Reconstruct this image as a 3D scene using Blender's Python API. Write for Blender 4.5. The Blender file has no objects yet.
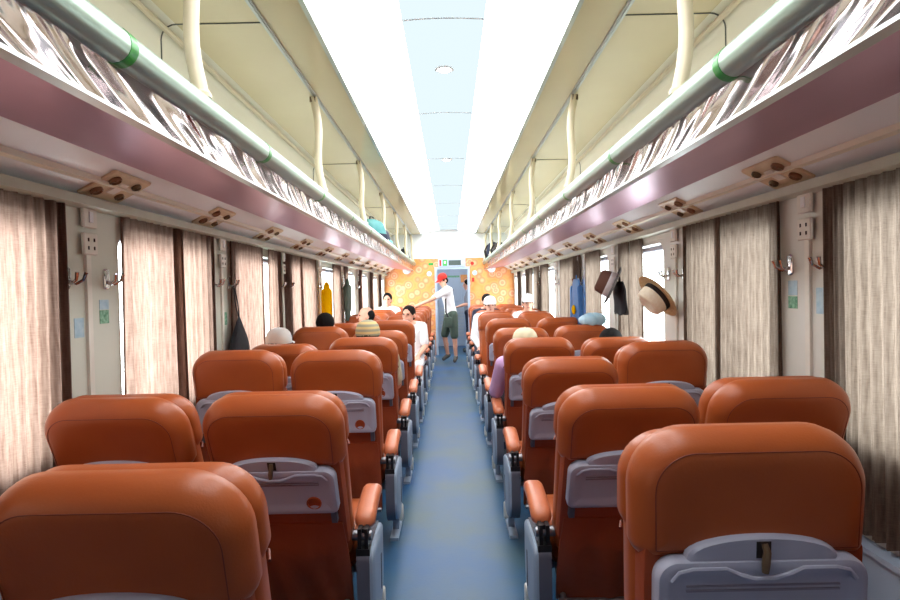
import bpy, math, random
import numpy as np
from mathutils import Vector, Matrix, Euler
R = math.radians
random.seed(7)
SC = bpy.context.scene
COL = SC.collection
D = bpy.data

# ------------------------------------------------------------------ camera, sky, exposure
CAMZ = 1.43
cam = D.objects.new('camera', D.cameras.new('camera')); COL.objects.link(cam)
cam.data.sensor_width = 36.0; cam.data.lens = 565 / 900 * 36
cam.data.clip_start = 0.05
cam.matrix_world = Matrix.Translation((0.005, 0, CAMZ)) @ Matrix.Rotation(R(90 - 1.0), 4, 'X') @ Matrix.Rotation(R(-1.2), 4, 'Z')
SC.camera = cam
SC.view_settings.view_transform = 'Standard'
SC.view_settings.look = 'None'
SC.view_settings.gamma = 1
SC.view_settings.use_curve_mapping = False
SC.view_settings.exposure = 0.78
SKY_A, SKY_B = 9.0, 6.0      # overcast sky: brighter on the side of the drawstring bag
LAMP = 5.0                   # ceiling light diffusers
world = D.worlds.new('sky'); SC.world = world; world.use_nodes = True
nt = world.node_tree; nt.nodes.clear()
wo = nt.nodes.new('ShaderNodeOutputWorld'); wb = nt.nodes.new('ShaderNodeBackground')
tc = nt.nodes.new('ShaderNodeTexCoord'); sx = nt.nodes.new('ShaderNodeSeparateXYZ'); mr = nt.nodes.new('ShaderNodeMapRange')
mr.inputs['From Min'].default_value = -1; mr.inputs['From Max'].default_value = 1
mr.inputs['To Min'].default_value = SKY_A; mr.inputs['To Max'].default_value = SKY_B
wb.inputs['Color'].default_value = (0.93, 0.97, 1.0, 1)
nt.links.new(tc.outputs['Generated'], sx.inputs[0]); nt.links.new(sx.outputs['X'], mr.inputs['Value'])
nt.links.new(mr.outputs[0], wb.inputs['Strength']); nt.links.new(wb.outputs[0], wo.inputs['Surface'])

# ------------------------------------------------------------------ materials
def lin(c):
    return tuple(((v / 255) / 12.92 if v / 255 <= 0.04045 else ((v / 255 + 0.055) / 1.055) ** 2.4) for v in c)
def mat(name, rgb, rough=0.5, metal=0.0, rgb2=None, scale=8.0, bump=0.0, bscale=60.0, coat=0.0, detail=4.0, stretch=None, spec=0.5):
    m = D.materials.new(name); m.use_nodes = True
    t = m.node_tree; b = t.nodes['Principled BSDF']
    c = lin(rgb)
    b.inputs['Base Color'].default_value = (*c, 1)
    b.inputs['Roughness'].default_value = rough; b.inputs['Metallic'].default_value = metal
    b.inputs['Coat Weight'].default_value = coat; b.inputs['Specular IOR Level'].default_value = spec
    tcn = t.nodes.new('ShaderNodeTexCoord'); vec = tcn.outputs['Object']
    if stretch:
        mp = t.nodes.new('ShaderNodeMapping'); mp.inputs['Scale'].default_value = stretch
        t.links.new(vec, mp.inputs['Vector']); vec = mp.outputs[0]
    n = t.nodes.new('ShaderNodeTexNoise'); n.inputs['Scale'].default_value = scale; n.inputs['Detail'].default_value = detail
    t.links.new(vec, n.inputs['Vector'])
    r = t.nodes.new('ShaderNodeValToRGB')
    c2 = lin(rgb2) if rgb2 else tuple(v * 0.88 for v in c)
    r.color_ramp.elements[0].position = 0.32; r.color_ramp.elements[1].position = 0.68
    r.color_ramp.elements[0].color = (*c, 1); r.color_ramp.elements[1].color = (*c2, 1)
    t.links.new(n.outputs['Fac'], r.inputs[0]); t.links.new(r.outputs[0], b.inputs['Base Color'])
    if bump:
        n2 = t.nodes.new('ShaderNodeTexNoise'); n2.inputs['Scale'].default_value = bscale; n2.inputs['Detail'].default_value = 3
        t.links.new(vec, n2.inputs['Vector'])
        bp = t.nodes.new('ShaderNodeBump'); bp.inputs['Strength'].default_value = bump; bp.inputs['Distance'].default_value = 0.01
        t.links.new(n2.outputs['Fac'], bp.inputs['Height']); t.links.new(bp.outputs[0], b.inputs['Normal'])
    return m
def emit(name, rgb, s):
    m = D.materials.new(name); m.use_nodes = True; t = m.node_tree; t.nodes.clear()
    o = t.nodes.new('ShaderNodeOutputMaterial'); e = t.nodes.new('ShaderNodeEmission')
    e.inputs[0].default_value = (*lin(rgb), 1); e.inputs[1].default_value = s
    t.links.new(e.outputs[0], o.inputs[0]); return m
def pane(name):
    m = D.materials.new(name); m.use_nodes = True; t = m.node_tree; t.nodes.clear()
    o = t.nodes.new('ShaderNodeOutputMaterial'); a = t.nodes.new('ShaderNodeBsdfTransparent'); g = t.nodes.new('ShaderNodeBsdfGlossy')
    g.inputs['Roughness'].default_value = 0.02
    f0 = t.nodes.new('ShaderNodeLayerWeight'); f0.inputs[0].default_value = 0.5; x = t.nodes.new('ShaderNodeMixShader')
    f1 = t.nodes.new('ShaderNodeMath'); f1.operation = 'POWER'; f1.inputs[1].default_value = 4
    f = t.nodes.new('ShaderNodeMath'); f.operation = 'MULTIPLY_ADD'; f.inputs[1].default_value = 0.5; f.inputs[2].default_value = 0.03
    t.links.new(f0.outputs['Facing'], f1.inputs[0]); t.links.new(f1.outputs[0], f.inputs[0])
    a.inputs[0].default_value = (0.93, 0.96, 0.95, 1)
    t.links.new(f.outputs[0], x.inputs[0]); t.links.new(a.outputs[0], x.inputs[1]); t.links.new(g.outputs[0], x.inputs[2])
    t.links.new(x.outputs[0], o.inputs[0]); return m
def cloth(name, rgb, rgb2, trans=0.5, dk=0.45):
    m = D.materials.new(name); m.use_nodes = True; t = m.node_tree; t.nodes.clear()
    o = t.nodes.new('ShaderNodeOutputMaterial'); d = t.nodes.new('ShaderNodeBsdfDiffuse'); tr = t.nodes.new('ShaderNodeBsdfTranslucent')
    x = t.nodes.new('ShaderNodeMixShader'); x.inputs[0].default_value = trans
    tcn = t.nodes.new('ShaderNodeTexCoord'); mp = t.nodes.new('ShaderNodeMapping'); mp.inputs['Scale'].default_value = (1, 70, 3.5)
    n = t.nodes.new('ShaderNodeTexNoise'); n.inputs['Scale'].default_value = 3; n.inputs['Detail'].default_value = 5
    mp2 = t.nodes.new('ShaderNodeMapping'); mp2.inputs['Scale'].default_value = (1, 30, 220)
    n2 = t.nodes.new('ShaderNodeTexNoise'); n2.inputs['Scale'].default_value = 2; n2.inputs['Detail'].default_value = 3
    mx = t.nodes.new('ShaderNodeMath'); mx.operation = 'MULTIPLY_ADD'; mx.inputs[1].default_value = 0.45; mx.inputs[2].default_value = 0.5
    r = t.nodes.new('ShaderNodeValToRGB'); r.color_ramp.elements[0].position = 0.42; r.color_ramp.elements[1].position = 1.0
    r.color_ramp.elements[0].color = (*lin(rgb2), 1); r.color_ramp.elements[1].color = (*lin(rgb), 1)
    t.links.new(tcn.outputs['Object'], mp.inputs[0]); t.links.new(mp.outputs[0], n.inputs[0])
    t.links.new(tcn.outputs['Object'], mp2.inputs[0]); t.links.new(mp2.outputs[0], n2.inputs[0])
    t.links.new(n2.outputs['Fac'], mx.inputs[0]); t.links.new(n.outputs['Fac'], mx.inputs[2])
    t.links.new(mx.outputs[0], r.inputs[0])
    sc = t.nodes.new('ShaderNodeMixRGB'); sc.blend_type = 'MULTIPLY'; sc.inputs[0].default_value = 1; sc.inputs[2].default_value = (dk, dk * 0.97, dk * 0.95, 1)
    t.links.new(r.outputs[0], sc.inputs[1])
    t.links.new(sc.outputs[0], d.inputs[0]); t.links.new(r.outputs[0], tr.inputs[0])
    t.links.new(d.outputs[0], x.inputs[1]); t.links.new(tr.outputs[0], x.inputs[2]); t.links.new(x.outputs[0], o.inputs[0])
    return m
M = {}
M['leather'] = mat('orange_leather', (168, 86, 42), 0.36, 0, (158, 77, 36), 5, 0.05, 180, spec=0.35)
M['leather_pad'] = mat('orange_armrest_leather', (196, 116, 80), 0.33, 0, (188, 104, 68), 6, 0.08, 150)
M['leather_dark'] = mat('orange_lower_cover', (160, 74, 38), 0.55, 0, (142, 62, 32), 4, 0.2, 30, spec=0.3)
M['piping'] = mat('dark_orange_seam', (120, 46, 18), 0.6)
M['grey_plastic'] = mat('lilac_grey_plastic', (172, 176, 196), 0.42, 0, (164, 168, 188), 5)
M['grey_line'] = mat('darker_grey_plastic', (140, 136, 152), 0.45)
M['side_plastic'] = mat('blue_grey_plastic', (158, 176, 196), 0.4, 0, (148, 166, 188), 4)
M['rim_plastic'] = mat('dark_grey_plastic', (92, 94, 108), 0.5)
M['dark_metal'] = mat('black_metal', (44, 42, 44), 0.4, 0.6)
M['steel'] = mat('grey_steel', (150, 150, 155), 0.3, 0.9)
M['chrome'] = mat('chrome', (225, 225, 228), 0.08, 1.0)
M['brass'] = mat('brown_metal', (112, 96, 74), 0.35, 0.6)
M['floor'] = mat('blue_vinyl', (14, 80, 132), 0.42, 0, (62, 90, 102), 1.9, 0.05, 60, detail=10, spec=0.35)
M['wall'] = mat('pale_green_wall', (214, 218, 206), 0.4, 0, (206, 211, 199), 2)
M['wall_w'] = mat('pale_white_wall', (220, 221, 214), 0.4, 0, (212, 214, 207), 2)
M['cream'] = mat('cream_panel', (232, 221, 182), 0.16, 0, (226, 214, 174), 1.5, spec=0.6)
M['cream_wall'] = mat('pale_cream_panel', (240, 238, 220), 0.3, 0, (234, 232, 212), 1.5)
M['pole'] = mat('cream_pole', (232, 220, 190), 0.3)
M['seam'] = mat('dark_seam', (96, 100, 92), 0.5)
M['white'] = mat('white_panel', (236, 240, 242), 0.3, 0, (230, 235, 238), 1.5)
M['alu'] = mat('satin_aluminium', (200, 206, 206), 0.32, 1.0)
M['tube'] = mat('silver_green_tube', (168, 188, 176), 0.34, 0.6, (160, 180, 168), 2)
M['mauve'] = mat('aluminium_seat_tint', (190, 146, 172), 0.34, 0.8, (178, 134, 160), 3, stretch=(1, .2, 1))  # pink reflection of the seats tinted into the satin metal's colour
M['under'] = mat('grey_white_underside', (230, 236, 240), 0.38, 0.3, (222, 228, 233), 2)
M['rail'] = mat('pale_green_rail', (196, 204, 186), 0.35)
M['vent'] = mat('cream_vent_plastic', (214, 198, 164), 0.4, 0, (200, 182, 148), 14)
M['nozzle'] = mat('brown_nozzle', (134, 100, 74), 0.3, 0.4)
M['socket'] = mat('white_socket_plastic', (232, 230, 220), 0.35)
M['tape'] = mat('green_tape', (36, 142, 64), 0.3, 0, (60, 160, 60), 30)
M['glass'] = pane('window_glass')
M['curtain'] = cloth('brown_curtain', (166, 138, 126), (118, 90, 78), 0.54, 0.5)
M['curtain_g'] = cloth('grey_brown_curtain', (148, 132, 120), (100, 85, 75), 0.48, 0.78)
M['mid_glow'] = emit('middle_panel_glow', (222, 238, 244), 0.66)  # glow added to the white middle ceiling panel to brighten it
M['lamp'] = emit('light_diffuser', (255, 255, 255), LAMP)
M['black'] = mat('black_cloth', (24, 24, 30), 0.8, 0, (34, 34, 42), 8, 0.2, 40)
M['navy'] = mat('navy_cloth', (28, 36, 60), 0.8)
M['teal'] = mat('teal_cloth', (62, 136, 140), 0.7, 0, (110, 176, 178), 6, 0.3, 20)
M['yellow'] = cloth('yellow_cloth', (246, 204, 14), (236, 186, 6), 0.45, 1.0)
M['blue'] = mat('blue_rain_cloth', (24, 96, 164), 0.5, 0, (18, 84, 148), 6)
M['paleblue'] = mat('pale_blue_cloth', (190, 222, 236), 0.6, 0, (160, 204, 226), 20, 0.4, 25)
M['straw'] = mat('straw', (216, 190, 146), 0.8, 0, (196, 166, 120), 60, 0.4, 220)
M['straw_lit'] = mat('lit_straw', (248, 240, 220), 0.8, 0, (238, 226, 200), 60, 0.3, 220)  # lit copy of the straw: bright light on the crown painted in
M['felt'] = mat('dark_felt', (52, 44, 44), 0.85)
M['felt_b'] = mat('brown_felt', (96, 62, 50), 0.85)
M['whitecloth'] = mat('white_cloth', (236, 236, 238), 0.85, 0, (226, 226, 230), 8, 0.2, 25)
M['skin'] = mat('skin', (226, 172, 148), 0.5, 0, (218, 160, 136), 12)
M['hair'] = mat('black_hair', (9, 7, 7), 0.8, 0, (16, 12, 11), 40, 0.5, 120, spec=0.2)
M['red'] = mat('red_cloth', (200, 40, 28), 0.7)
M['olive'] = mat('grey_green_cloth', (72, 88, 78), 0.85, 0, (62, 78, 70), 8)
M['grey'] = mat('grey_cloth', (150, 152, 164), 0.85)
M['lilac'] = mat('lilac_cloth', (206, 172, 214), 0.8, 0, (194, 156, 206), 10, 0.3, 30)
M['beige'] = mat('beige_cloth', (214, 206, 176), 0.85, 0, (204, 196, 166), 20)
M['capgrey'] = mat('grey_white_cloth', (196, 206, 212), 0.85, 0, (214, 196, 178), 4)
M['shoe'] = mat('grey_shoe', (86, 86, 84), 0.7)
M['green'] = mat('green_sign', (52, 164, 70), 0.5)
M['greenbag'] = mat('green_cloth', (20, 130, 96), 0.7)
M['display'] = mat('dark_green_display', (70, 86, 82), 0.3)
M['doorblue'] = mat('blue_grey_paint', (176, 192, 212), 0.35, 0, (168, 184, 206), 3)
M['corr'] = mat('grey_corridor_paint', (190, 200, 212), 0.4)
M['sticker_b'] = mat('pale_blue_sticker', (190, 214, 226), 0.5, 0, (160, 196, 214), 40)
M['sticker_g'] = mat('green_sticker', (60, 130, 96), 0.5, 0, (150, 200, 170), 60)
M['eyew'] = mat('dark_eye', (40, 28, 24), 0.2)
M['lip'] = mat('lip', (180, 96, 88), 0.5)
M['dark'] = mat('dark_recess', (36, 26, 22), 0.8)

def floral():
    m = mat('floral_orange', (236, 160, 84), 0.5); t = m.node_tree; b = t.nodes['Principled BSDF']
    for l in list(b.inputs['Base Color'].links): t.links.remove(l)
    tcn = [n for n in t.nodes if n.type == 'TEX_COORD'][0]
    v = t.nodes.new('ShaderNodeTexVoronoi'); v.inputs['Scale'].default_value = 5.5
    t.links.new(tcn.outputs['Object'], v.inputs['Vector'])
    r = t.nodes.new('ShaderNodeValToRGB'); e = r.color_ramp.elements
    e[0].position = 0.0; e[0].color = (*lin((242, 196, 164)), 1)
    e[1].position = 0.85; e[1].color = (*lin((232, 150, 74)), 1)
    for p, c in ((0.2, (226, 138, 98)), (0.32, (240, 188, 142)), (0.46, (224, 138, 92)), (0.6, (234, 164, 96))):
        q = e.new(p); q.color = (*lin(c), 1)
    t.links.new(v.outputs['Distance'], r.inputs[0]); t.links.new(r.outputs[0], b.inputs['Base Color'])
    return m
M['floral'] = floral()
def rings_mat():
    m = mat('striped_knit', (150, 146, 116), 0.9); t = m.node_tree; b = t.nodes['Principled BSDF']
    for l in list(b.inputs['Base Color'].links): t.links.remove(l)
    tcn = [n for n in t.nodes if n.type == 'TEX_COORD'][0]
    w = t.nodes.new('ShaderNodeTexWave'); w.bands_direction = 'Z'; w.inputs['Scale'].default_value = 9; w.inputs['Distortion'].default_value = 0.3
    r = t.nodes.new('ShaderNodeValToRGB'); e = r.color_ramp.elements
    e[0].position = 0.35; e[0].color = (*lin((150, 148, 126)), 1); e[1].position = 0.7; e[1].color = (*lin((206, 180, 124)), 1)
    t.links.new(tcn.outputs['Object'], w.inputs['Vector']); t.links.new(w.outputs['Fac'], r.inputs[0]); t.links.new(r.outputs[0], b.inputs['Base Color'])
    return m
M['knit'] = rings_mat()
def wavy_mirror():
    m = mat('wavy_mirror_film', (206, 190, 192), 0.13, 0.95); t = m.node_tree; b = t.nodes['Principled BSDF']
    tcn = [n for n in t.nodes if n.type == 'TEX_COORD'][0]
    mp0 = t.nodes.new('ShaderNodeMapping'); mp0.inputs['Rotation'].default_value = (0.46, 0, 0)
    mp = t.nodes.new('ShaderNodeMapping'); mp.inputs['Scale'].default_value = (1, 1.3, 10)
    t.links.new(tcn.outputs['Object'], mp0.inputs[0])
    n = t.nodes.new('ShaderNodeTexNoise'); n.inputs['Scale'].default_value = 1.0; n.inputs['Detail'].default_value = 1.5; n.inputs['Distortion'].default_value = 0.5
    bp = t.nodes.new('ShaderNodeBump'); bp.inputs['Strength'].default_value = 0.5; bp.inputs['Distance'].default_value = 0.1
    t.links.new(mp0.outputs[0], mp.inputs[0]); t.links.new(mp.outputs[0], n.inputs[0]); t.links.new(n.outputs['Fac'], bp.inputs['Height'])
    t.links.new(bp.outputs[0], b.inputs['Normal']); return m
M['film'] = wavy_mirror()

# ------------------------------------------------------------------ mesh helpers
class MB:
    def __init__(s): s.v = []; s.f = []
    def add(s, vs, fs):
        o = len(s.v); s.v += [tuple(v) for v in vs]; s.f += [tuple(i + o for i in f) for f in fs]; return s
    def box(s, a, b):
        x0, y0, z0 = a; x1, y1, z1 = b
        vs = [(x, y, z) for x in (x0, x1) for y in (y0, y1) for z in (z0, z1)]
        return s.add(vs, [(0, 1, 3, 2), (4, 6, 7, 5), (0, 4, 5, 1), (2, 3, 7, 6), (0, 2, 6, 4), (1, 5, 7, 3)])
    def rings(s, rings, cap=True, closed=False):
        n = len(rings[0]); vs = [p for r in rings for p in r]; fs = []
        m = len(rings)
        for i in range(m if closed else m - 1):
            j = (i + 1) % m
            for k in range(n): fs.append((i * n + k, i * n + (k + 1) % n, j * n + (k + 1) % n, j * n + k))
        if cap and not closed: fs += [tuple(range(n))[::-1], tuple((m - 1) * n + k for k in range(n))]
        return s.add(vs, fs)
    def tube(s, path, r, n=12, closed=False):
        P = [Vector(p) for p in path]; m = len(P); rr = r if isinstance(r, (list, tuple)) else [r] * m
        rings = []; up = None
        for i, p in enumerate(P):
            if closed: d = P[(i + 1) % m] - P[i - 1]
            else: d = P[min(i + 1, m - 1)] - P[max(i - 1, 0)]
            d.normalize()
            if up is None:
                up = Vector((0, 0, 1)) if abs(d.z) < 0.9 else Vector((1, 0, 0))
            a = (up - d * up.dot(d)).normalized(); up = a; b = d.cross(a)
            rings.append([p + (a * math.cos(t) + b * math.sin(t)) * rr[i] for t in [2 * math.pi * k / n for k in range(n)]])
        return s.rings(rings, closed=closed)
    def lathe(s, prof, c=(0, 0, 0), n=20, axis='z', sx=1, sy=1):
        rings = []
        for r, h in prof:
            ring = []
            for k in range(n):
                t = 2 * math.pi * k / n; p = (r * math.cos(t) * sx, r * math.sin(t) * sy, h)
                if axis == 'y': p = (p[0], -p[2], p[1])
                if axis == 'x': p = (p[2], p[0], p[1])
                ring.append((p[0] + c[0], p[1] + c[1], p[2] + c[2]))
            rings.append(ring)
        return s.rings(rings)
    def ell(s, c, r, n=14, m=9):
        prof = [(max(1e-4, math.sin(math.pi * i / m)), -math.cos(math.pi * i / m)) for i in range(m + 1)]
        return s.add(*_ell(c, r, prof, n))
    def slab(s, out, layers, M_=None):
        """stack of outlines: out(inset) -> list of (u,v); layers (depth, inset); u->x, v->z, depth->y"""
        rings = [[(u, d, v) for u, v in out(i)] for d, i in layers]
        if M_: rings = [[tuple(M_ @ Vector(p)) for p in r] for r in rings]
        return s.rings(rings)
    def build(s, name, m, parent=None, loc=None, rot=None, smooth=True, ang=38):
        me = D.meshes.new(name); me.from_pydata(s.v, [], s.f); me.validate(); me.update()
        import bmesh
        bm = bmesh.new(); bm.from_mesh(me); bmesh.ops.recalc_face_normals(bm, faces=bm.faces); bm.to_mesh(me); bm.free()
        return link(name, me, m, parent, loc, rot, smooth, ang)
def _ell(c, r, prof, n):
    b = MB(); rr = r if isinstance(r, (tuple, list)) else (r, r, r)
    rings = [[(c[0] + q * math.cos(2 * math.pi * k / n) * rr[0], c[1] + q * math.sin(2 * math.pi * k / n) * rr[1], c[2] + h * rr[2]) for k in range(n)] for q, h in prof]
    b.rings(rings); return b.v, b.f
def link(name, me, m, parent=None, loc=None, rot=None, smooth=True, ang=38):
    for x in (m if isinstance(m, (list, tuple)) else [m]): me.materials.append(x if not isinstance(x, str) else M[x])
    if smooth and len(me.polygons):
        me.polygons.foreach_set('use_smooth', [True] * len(me.polygons))
        if ang: me.set_sharp_from_angle(angle=R(ang))
    o = D.objects.new(name, me); COL.objects.link(o)
    if parent: o.parent = parent
    if loc: o.location = loc
    if rot: o.rotation_euler = rot
    return o
def rrect(w, h, r, cx=0, cz=0, n=6, rb=None, ww=None):
    """rounded rectangle outline; r top radius, rb bottom radius, ww bottom width"""
    rb = r if rb is None else rb; ww = w if ww is None else ww
    def out(i):
        pts = []
        for (sx_, sz_, rad, W, a0) in ((1, 1, r, w, 0), (-1, 1, r, w, 90), (-1, -1, rb, ww, 180), (1, -1, rb, ww, 270)):
            q = max(rad - i, 0.002); ox = cx + sx_ * (W / 2 - i - q); oz = cz + sz_ * (h / 2 - i - q)
            for k in range(n + 1):
                t = R(a0 + 90 * k / n); pts.append((ox + q * math.cos(t), oz + q * math.sin(t)))
        return pts
    return out
def tag(o, label, cat, group=None, kind=None):
    o['label'] = label; o['category'] = cat
    if group: o['group'] = group
    if kind: o['kind'] = kind
    return o
def empty(name, loc, rz=0):
    o = D.objects.new(name, None); COL.objects.link(o); o.location = loc; o.rotation_euler = (0, 0, rz); o.empty_display_size = 0.1
    return o
def struct(o): o['kind'] = 'structure'; return o
def copy_tree(o, parent=None):
    c = o.copy(); COL.objects.link(c)
    if parent: c.parent = parent
    for ch in list(o.children): copy_tree(ch, c)
    return c
ORD = ['first', 'second', 'third', 'fourth', 'fifth', 'sixth', 'seventh', 'eighth', 'ninth', 'tenth', 'eleventh', 'twelfth', 'thirteenth', 'fourteenth', 'fifteenth', 'sixteenth']
SIDE = {-1: 'yellow-garment', 1: 'straw-hat'}

# ------------------------------------------------------------------ shell of the carriage
Y0, Y1 = -0.6, 12.45          # rear wall, end wall
XW, XU, ZC = 1.42, 1.29, CAMZ + 1.24
WZ0, WZ1 = 0.85, 1.745         # window opening heights
PIL = [2.22 + 1.3 * k for k in range(-2, 8)]
PH = 0.2
WIN = []                       # openings along y
edges = [e for c in PIL for e in (c - PH, c + PH)][1:] + [Y1 - 0.15]
for i in range(0, len(edges), 2):
    if edges[i + 1] - edges[i] > 0.3: WIN.append((edges[i], edges[i + 1]))

o = MB().box((-1.6, Y0, -0.08), (1.6, Y1 + 2.2, 0)).build('floor', M['floor'], smooth=False); struct(o)
for s, nm in ((-1, 'left'), (1, 'right')):
    b = MB(); x0, x1 = sorted((s * XW, s * (XW + 0.1)))
    b.box((x0, Y0, 0), (x1, Y1, WZ0)); b.box((x0, Y0, WZ1), (x1, Y1, 1.86))
    prev = Y0
    for (a, c) in WIN:
        b.box((x0, prev, WZ0), (x1, a, WZ1)); prev = c
    b.box((x0, prev, WZ0), (x1, Y1, WZ1))
    # upper wall behind the rack, and rounded corner up to the ceiling
    prof = [(XU + 0.13, 1.86), (XU, 1.86), (XU, ZC - 0.07)] + [(XU - 0.07 + 0.07 * math.cos(t), ZC - 0.07 + 0.07 * math.sin(t)) for t in [R(15 * k) for k in range(7)]] + [(XU - 0.07, ZC + 0.1), (XU + 0.13, ZC + 0.1)]
    struct(b.build('wall_' + nm, M['wall' if s < 0 else 'wall_w'], smooth=False))
    b = MB(); b.rings([[(s * x, y, z) for x, z in prof] for y in (Y0, Y1)])
    struct(b.build('wall_upper_' + nm, M['cream_wall']))
    # glossy flat side ceiling
    b = MB().box((min(s * 0.594, s * (XU - 0.07)), Y0, ZC), (max(s * 0.594, s * (XU - 0.07)), Y1, ZC + 0.1))
    struct(b.build('ceiling_side_' + nm, M['cream'], smooth=False))
    # corner moulding, pole rail, panel edge trim
    b = MB().tube([(s * (XU - 0.03), Y0, ZC - 0.03), (s * (XU - 0.03), Y1, ZC - 0.03)], 0.014, 8)
    struct(b.build('trim_%d' % (1 if s < 0 else 2), M['pole']))
    b = MB().box((s * 0.815 - 0.012, Y0, ZC - 0.012), (s * 0.815 + 0.012, Y1, ZC)).box((s * 0.815 - 0.005, Y0, ZC - 0.017), (s * 0.815 + 0.005, Y1, ZC - 0.012))
    struct(b.build('trim_%d' % (3 if s < 0 else 4), M['alu']))
    b = MB().box((s * 0.594 - 0.012, Y0, ZC - 0.014), (s * 0.594 + 0.012, Y1, ZC + 0.002))
    struct(b.build('trim_%d' % (5 if s < 0 else 6), M['alu']))
    # heater cover along the wall foot
    b = MB().box((min(s * 1.372, s * XW), Y0, 0), (max(s * 1.372, s * XW), Y1, 0.53)).box((min(s * 1.36, s * XW), Y0, 0.53), (max(s * 1.36, s * XW), Y1, 0.55))
    struct(b.build('baseboard_' + nm, M['doorblue'], smooth=False))
    # panel joints on the upper wall and side ceiling
    for k, y in enumerate((2.6, 5.47, 8.34, 11.2)):
        pts = [(s * (XU - 0.001), y, 1.9), (s * (XU - 0.001), y, ZC - 0.07)] + [(s * (XU - 0.07 + 0.069 * math.cos(t)), y, ZC - 0.07 + 0.069 * math.sin(t)) for t in [R(15 * q) for q in range(1, 7)]] + [(s * 0.82, y, ZC - 0.001)]
        struct(MB().tube(pts, 0.004, 6).build('trim_%d' % (10 + 2 * k + (s > 0)), M['seam']))
def arch(x): return ZC + 0.075 * (1 - (x / 0.594) ** 2)
def archstrip(xa, xb, ya, yb, th=0.02, n=10, dz=0.0):
    xs = [xa + (xb - xa) * i / n for i in range(n + 1)]
    ring = lambda y: [(x, y, arch(x) + dz) for x in xs] + [(x, y, arch(x) + dz + th) for x in reversed(xs)]
    return MB().rings([ring(ya), ring(yb)])
struct(archstrip(-0.594, 0.594, Y0, Y1, dz=0.012, n=20).build('ceiling', M['white']))
o = archstrip(-0.2, 0.2, 0.5, Y1 - 0.2, th=0.012).build('ceiling_light', M['mid_glow'])  # white panel between the light strips; its own glow is added
tag(o, 'bluish white middle panel of the arched ceiling, with added glow', 'ceiling light')
struct(MB().box((-1.45, Y0, ZC + 0.12), (1.45, Y1, ZC + 0.2)).build('roof', M['wall'], smooth=False))
# long light diffusers on both sides of the arched middle panel
for s in (-1, 1):
    xa, xb = sorted((s * 0.2, s * 0.585))
    o = archstrip(xa, xb, 0.5, Y1 - 0.2, th=0.012).build('ceiling_light', M['lamp'])
    tag(o, 'long white glowing light diffuser along the arched ceiling, nearer the %s wall' % SIDE[s], 'ceiling light', 'ceiling light diffusers')
for k, y in enumerate((1.3, 2.75, 4.2, 5.65, 7.1, 8.55, 10.0, 11.45)):
    o = MB(); xs = [-0.58 + 1.16 * i / 20 for i in range(21)]
    ring = lambda yy: [(x, yy, arch(x) - 0.003) for x in xs] + [(x, yy, arch(x) + 0.013) for x in reversed(xs)]
    struct(o.rings([ring(y - 0.004), ring(y + 0.004)]).build('trim_%d' % (30 + k), M['white']))
for k, y in enumerate((3.38, 5.7)):
    root = empty('downlight', (0.0, y, arch(0) + 0.0015))
    tag(root, 'small round white downlight in the ceiling middle, %s from the camera' % ORD[k], 'downlight', 'ceiling downlights')
    MB().lathe([(0.055, 0), (0.055, -0.008), (0.045, -0.012), (0.040, -0.006), (0.040, 0)], n=28).build('trim_ring', M['white'], root)
    MB().lathe([(0.040, -0.002), (0.039, -0.008), (0.001, -0.010)], n=28).build('lens', M['lamp'], root)

# windows
wn = 0
for s in (-1, 1):
    for (a, c) in WIN:
        wn += 1
        root = empty('window_%d' % wn, (s * (XW + 0.05), (a + c) / 2, (WZ0 + WZ1) / 2)); struct(root)
        w, h = c - a, WZ1 - WZ0
        outer = rrect(w, h, 0.004); inner = rrect(w - 0.05, h - 0.05, 0.09)
        Mx = Matrix.Rotation(R(90), 4, 'Z')
        b = MB(); rg = lambda f, d: [tuple(Mx @ Vector((u, d, v))) for u, v in f(0)]
        b.rings([rg(outer, -0.045), rg(inner, -0.045), rg(inner, 0.045), rg(outer, 0.045)], closed=True)
        b.build('window_frame', M['wall' if s < 0 else 'wall_w'], root)
        MB().box((-0.004, -w / 2 + 0.004, -h / 2 + 0.004), (0.004, w / 2 - 0.004, h / 2 - 0.004)).build('glass', M['glass'], root, smooth=False)
        MB().tube([(-s * 0.02, -w / 2 + 0.03, h / 2 - 0.055), (-s * 0.02, w / 2 - 0.03, h / 2 - 0.055)], 0.02, 10).build('roller_blind', M['grey_plastic'], root)

# end walls
def doorwall(y, y2, halfw, doorh, name, mats):
    b = MB().box((-1.45, y, 0), (-halfw, y2, ZC + 0.12)).box((halfw, y, 0), (1.45, y2, ZC + 0.12)).box((-halfw, y, doorh), (halfw, y2, ZC + 0.12))
    return struct(b.build(name, mats, smooth=False))
DX0, DX1, DH = -0.27, 0.40, 1.89
b = MB().box((-1.6, Y1, 0), (DX0, Y1 + 0.08, ZC + 0.2)).box((DX1, Y1, 0), (1.6, Y1 + 0.08, ZC + 0.2)).box((DX0, Y1, DH), (DX1, Y1 + 0.08, ZC + 0.2))
struct(b.build('wall_end', M['white'], smooth=False))
ZF = CAMZ + 0.70
b = MB().box((-XW, Y1 - 0.012, 0), (DX0 - 0.05, Y1 - 0.001, ZF)).box((DX1 + 0.05, Y1 - 0.012, 0), (XW, Y1 - 0.001, ZF)).box((DX0 - 0.05, Y1 - 0.012, DH + 0.05), (DX1 + 0.05, Y1 - 0.001, ZF))
struct(b.build('wall_end_cladding', M['floral'], smooth=False))
b = MB().box((DX0 - 0.05, Y1 - 0.03, 0), (DX0, Y1 + 0.1, DH + 0.05)).box((DX1, Y1 - 0.03, 0), (DX1 + 0.05, Y1 + 0.1, DH + 0.05)).box((DX0, Y1 - 0.03, DH), (DX1, Y1 + 0.1, DH + 0.05))
root = empty('door_1', (0, 0, 0)); struct(root)
b.build('door_frame', M['doorblue'], root, smooth=False)
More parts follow.
